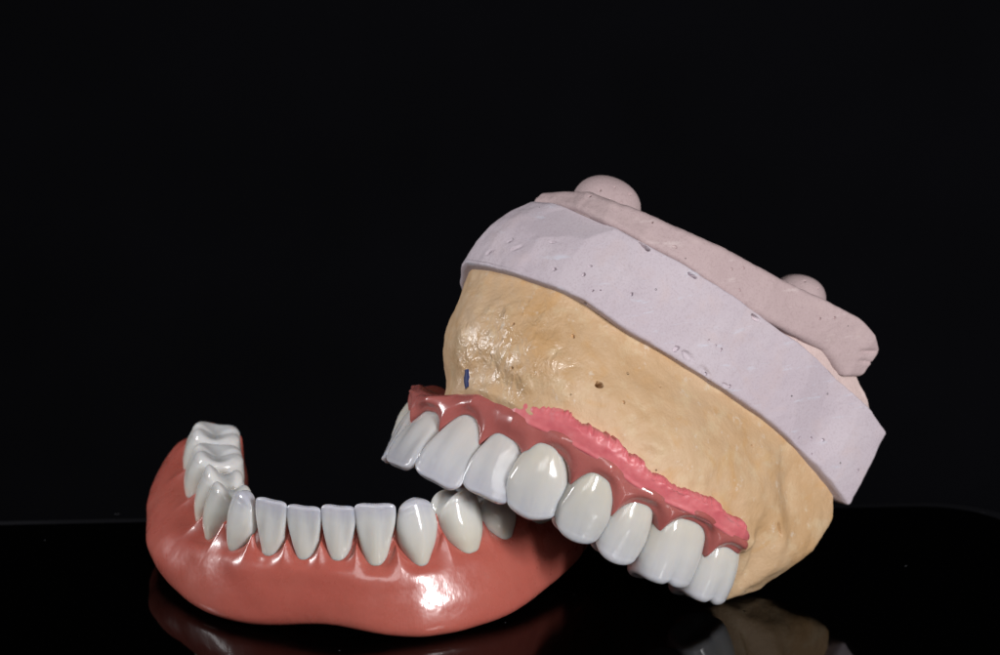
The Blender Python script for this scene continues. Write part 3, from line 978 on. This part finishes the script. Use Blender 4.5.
# blue pen mark lying on the stone wall: thin raised stroke
P0 = press(allv[::2], 466, 372, 0, 0, MO); P1 = press(allv[::2], 467, 386, 0, 0, MO)
# ------------------------------------------------------------------ table + backdrop
def table():
    # rounded slab, turned slightly
    g = U(940, 503, 0)
    def gp(px, py):
        # intersection of the pixel ray with z=0
        a = U(px, py, 0) - CAM
        return CAM + a * (-CAM[2] / a[2])
    A = gp(0, 519.5); B = gp(940, 500.5)
    dx = B - A; dx[2] = 0; dx /= np.linalg.norm(dx)
    dy = np.array([dx[1], -dx[0], 0])
    C = B + dx * .9
    r = 1.6
    W_, Dp = 46, 60
    C = B + dx * r * .8
    pts = []
    def corner(c, a0):
        for k in range(13):
            a = a0 + k / 12 * PI / 2
            pts.append(c + r * (dx * math.cos(a) - dy * math.sin(a)))
    corner(C - dx * r + dy * r, 0)
    corner(C - dx * (W_ - r) + dy * r, PI / 2)
    corner(C - dx * (W_ - r) + dy * (Dp - r), PI)
    corner(C - dx * r + dy * (Dp - r), 3 * PI / 2)
    n = len(pts); cen = sum(pts) / n
    prof = [(.0, -1.2), (.0, -.12), (-.02, -.05), (-.05, -.02), (-.12, -.001), (-.34, 0)]
    Vv = []
    for off, z in prof:
        for p in pts:
            d = p - cen; d /= np.linalg.norm(d)
            q = p + d * off; Vv.append((q[0], q[1], z))
    F = grid_faces(len(prof), n)
    F.append(tuple(range(n))); F.append(tuple(range((len(prof) - 1) * n, len(prof) * n)))
    o = mesh_obj('table_top', Vv, F, M_black, smooth_=False)
    o.data.materials.append(M_edge_glint)
    for p in o.data.polygons:
        p.use_smooth = len(p.vertices) == 4
        zc = p.center.z
        if len(p.vertices) == 4 and -.1 < zc < -.0001: p.material_index = 1  # rim strip gets the painted edge glint
    return o
tb = table(); tb['kind'] = 'structure'
bd = mesh_obj('backdrop', [(-150, 90, -60), (150, 90, -60), (150, 90, 120), (-150, 90, 120), (-150, 91, -60), (150, 91, -60), (150, 91, 120), (-150, 91, 120)],
              [(0, 1, 2, 3), (4, 7, 6, 5), (0, 4, 5, 1), (1, 5, 6, 2), (2, 6, 7, 3), (3, 7, 4, 0)], M_back, smooth_=False)
bd['kind'] = 'structure'

# ------------------------------------------------------------------ surface details found by ray casting on the finished meshes
bpy.context.view_layer.update()
def cast_ray(o, px, py):
    mi = o.matrix_world.inverted()
    org = mi @ Vector(CAM)
    dr = (mi.to_3x3() @ Vector(U(px, py, 0) - CAM)).normalized()
    ok, loc, nrm, idx = o.ray_cast(org, dr)
    return (loc, nrm) if ok else (None, None)      # local to the cast (same origin)
def stroke(name, o, pts, wdt, mat, parent, lift=.004):
    Vv = []; nn = []
    for px, py in pts:
        l, n = cast_ray(o, px, py)
        if l is None: return None
        Vv.append(l); nn.append(n)
    out = []
    k = len(Vv)
    for i in range(k):
        t = (Vv[min(i + 1, k - 1)] - Vv[max(i - 1, 0)]).normalized()
        s = nn[i].cross(t).normalized()
        w = wdt * (.55 + .4 * math.sin(PI * (i + .5) / k) + .35 * noise.noise(Vector((i * 1.7, 3, 0))))
        for q, z in ((-1, -.01), (-.8, .006), (0, .010), (.8, .006), (1, -.01)):
            out.append(Vv[i] + s * q * w / 2 + nn[i] * (z + lift))
    F = [(i * 5 + j, i * 5 + j + 1, (i + 1) * 5 + j + 1, (i + 1) * 5 + j) for i in range(k - 1) for j in range(4)]
    return mesh_obj(name, out, F, mat, parent)
def dents(o, spots):
    import bmesh
    from mathutils import kdtree
    pts = []
    for px, py, rx, dep, asp, ang in spots:
        l, n = cast_ray(o, px, py)
        if l is not None:
            t = n.cross(Vector((0.3, 0.5, 1))).normalized(); b_ = n.cross(t)
            # image-plane right direction in the tangent plane
            r = (Vector(Rr) - n * n.dot(Vector(Rr))).normalized(); q = n.cross(r)
            a = math.radians(ang)
            pts.append((l.copy(), n.copy(), r * math.cos(a) + q * math.sin(a), -r * math.sin(a) + q * math.cos(a), rx, dep, asp))
    bm = bmesh.new(); bm.from_mesh(o.data)
    for it in range(2):
        ed = set()
        for l, n, e1, e2, rx, dep, asp in pts:
            for f in bm.faces:
                c = f.verts[0].co
                if (c - l).length < rx * 1.6 + .07:
                    if max(e.calc_length() for e in f.edges) > rx * .28:
                        ed.update(f.edges)
        if ed: bmesh.ops.subdivide_edges(bm, edges=list(ed), cuts=1 if it else 2, use_grid_fill=True)
    for l, n, e1, e2, rx, dep, asp in pts:
        for v in bm.verts:
            d = v.co - l
            if d.length < rx * 2:
                a, c = d.dot(e1) / rx, d.dot(e2) / (rx * asp)
                r = math.sqrt(a * a + c * c) * (1 + .45 * noise.noise(v.co * (1.1 / rx)))
                if r < 1.15:
                    k = 1 if r < .72 else max(0, (1.15 - r) / .43)
                    if rx > .075 and dep < .1: k = (1 - (r / 1.15) ** 2) ** 2
                    v.co -= n * dep * k * k * (3 - 2 * k)
    bm.to_mesh(o.data); bm.free()
    o.data.polygons.foreach_set('use_smooth', [True] * len(o.data.polygons))
stroke('pen_mark', body, [(466.8, 369.5), (467, 373), (466.5, 377), (466.3, 381), (466.5, 384), (467, 388)], .12, M_blue, cast)

dents(body, [(599, 385, .055, .32, 1, 0), (624, 402, .025, .05, 1, 0), (513, 324, .022, .04, 1, 0), (573, 336, .03, .04, 1.2, 20), (512, 368, .02, .04, 1, 0),
             (660, 386, .02, .04, 1, 0), (752, 446, .02, .05, 1, 0),
             (780, 530, .12, .06, .35, -75), (652, 455, .3, .03, .6, -20)])
rs_ = random.Random(3)
_up = Vector(wp); _rt = Vector(b1)
facet(slab_lav, 566, 236, _up * .34 + _rt * -.12, 1.0, .2)
facet(slab_lav, 800, 395, _rt * .18, 1.2, .1)
chips = [(575, 208, .05, .05, .5, -20), (604, 224, .07, .15, .4, -30), (645, 246, .08, .18, .35, -32), (693, 276, .08, .16, .3, -32), (756, 318, .10, .16, .3, -35),
         (553, 242, .09, .03, .35, -8), (590, 266, .03, .03, .6, 10), (518, 247, .12, .03, .35, 12), (490, 252, .1, .035, .4, 18), (510, 241, .08, .03, .35, 8),
         (582, 305, .09, .03, .35, -25), (688, 356, .16, .05, .4, -40), (705, 372, .14, .04, .5, -35), (725, 385, .1, .03, .5, -30), (676, 349, .06, .05, .6, 40)]
for _k in range(26):
    f = rs_.random(); x = 500 + 360 * f; y = 232 + 215 * f ** 1.15 + rs_.uniform(-8, 62)
    chips.append((x, y, rs_.choice((.014, .018, .024, .03)), .04, rs_.uniform(.6, 1), rs_.uniform(0, 90)))
dents(slab_lav, chips)
pits = [(590, 196, .03, .03, .6, 0), (652, 222, .02, .04, 1, 0), (740, 290, .02, .03, 1, 0), (820, 319, .022, .04, 1, 0), (835, 318, .022, .05, 1, 0), (675, 247, .04, .02, .5, -20), (732, 269, .018, .03, 1, 0), (744, 268, .018, .03, 1, 0), (868, 352, .28, .05, .14, -10), (866, 362, .3, .04, .12, -14)]
dents(slab_pink, pits)
dents(knob_a, [(600, 190, .02, .04, 1, 0), (630, 194, .05, .03, .4, 20), (640, 203, .025, .05, 1, 0), (615, 187, .015, .03, 1, 0), (622, 202, .02, .03, .7, 0)])
dents(knob_b, [(805, 281, .03, .03, .6, 10), (818, 288, .02, .04, 1, 0)])
def dust():
    r = random.Random(12); Vv = []; F = []
    for i in range(24):
        x, y = r.uniform(-8, 8.5), r.uniform(-2.2, 5.5)
        s_ = r.uniform(.004, .011); a = r.uniform(0, 3); k = r.choice((1, 1, 1.5, 4))
        b0 = len(Vv)
        for dx, dy, dz in ((-k, -1, 0), (k, -.8, 0), (k * .9, 1, 0), (-k, .9, 0), (0, 0, 1.2)):
            Vv.append((x + s_ * (dx * math.cos(a) - dy * math.sin(a)), y + s_ * (dx * math.sin(a) + dy * math.cos(a)), .001 + s_ * dz))
        F += [(b0 + 3, b0 + 2, b0 + 1, b0), (b0, b0 + 1, b0 + 4), (b0 + 1, b0 + 2, b0 + 4), (b0 + 2, b0 + 3, b0 + 4), (b0 + 3, b0, b0 + 4)]
    m_, nt_2, b_2 = newmat('grey_dust'); b_2.inputs['Base Color'].default_value = (.035, .035, .04, 1); b_2.inputs['Roughness'].default_value = .9
    o = mesh_obj('dust', Vv, F, m_, smooth_=False)
    o['kind'] = 'stuff'; o['label'] = 'faint grey dust specks scattered over the black glossy surface'; o['category'] = 'dust'
dust()
print('zmin low', min((o.matrix_world @ v.co).z for o in low.children for v in o.data.vertices))
print('zmin up', [round(min((o.matrix_world @ v.co).z for v in o.data.vertices), 2) for o in up.children])
print('zmin cast', [(o.name, round(min((o.matrix_world @ v.co).z for v in o.data.vertices), 2)) for o in cast.children])
_b = min(body.data.vertices, key=lambda v: (body.matrix_world @ v.co).z); print('lowest', proj(np.array(body.matrix_world @ _b.co)))

# ------------------------------------------------------------------ light
w = bpy.data.worlds.new('World'); sc.world = w; w.use_nodes = True
w.node_tree.nodes['Background'].inputs[0].default_value = (0.6, 0.65, 0.8, 1)
w.node_tree.nodes['Background'].inputs[1].default_value = 0.0035
def area(name, loc, target, sx, sy, power, color=(1, 1, 1)):
    l = bpy.data.lights.new(name, 'AREA'); l.shape = 'RECTANGLE'; l.size = sx; l.size_y = sy
    l.energy = power; l.color = color
    o = bpy.data.objects.new(name, l); col.objects.link(o)
    o.location = loc
    d = (Vector(target) - Vector(loc)).normalized()
    o.rotation_euler = d.to_track_quat('-Z', 'Y').to_euler()
    return o
area('softbox_right', (22, -28, 15), (0, 1.5, 2), 4.2, 11, 12000, (1.0, 0.99, 1.0))
area('softbox_left', (-31, 3, 16), (0, 1.5, 2), 5, 12, 6000, (0.98, 0.98, 1.0))
area('overhead_softbox', (2, -35, 27), (0, 1.5, 2), 26, 14, 5000, (0.99, 0.985, 1.0))

sc.render.engine = 'CYCLES'
sc.cycles.use_denoising = True
sc.cycles.max_bounces = 8
sc.view_settings.view_transform = 'Standard'
sc.view_settings.look = 'None'
sc.view_settings.exposure = 0.14
sc.view_settings.gamma = 1
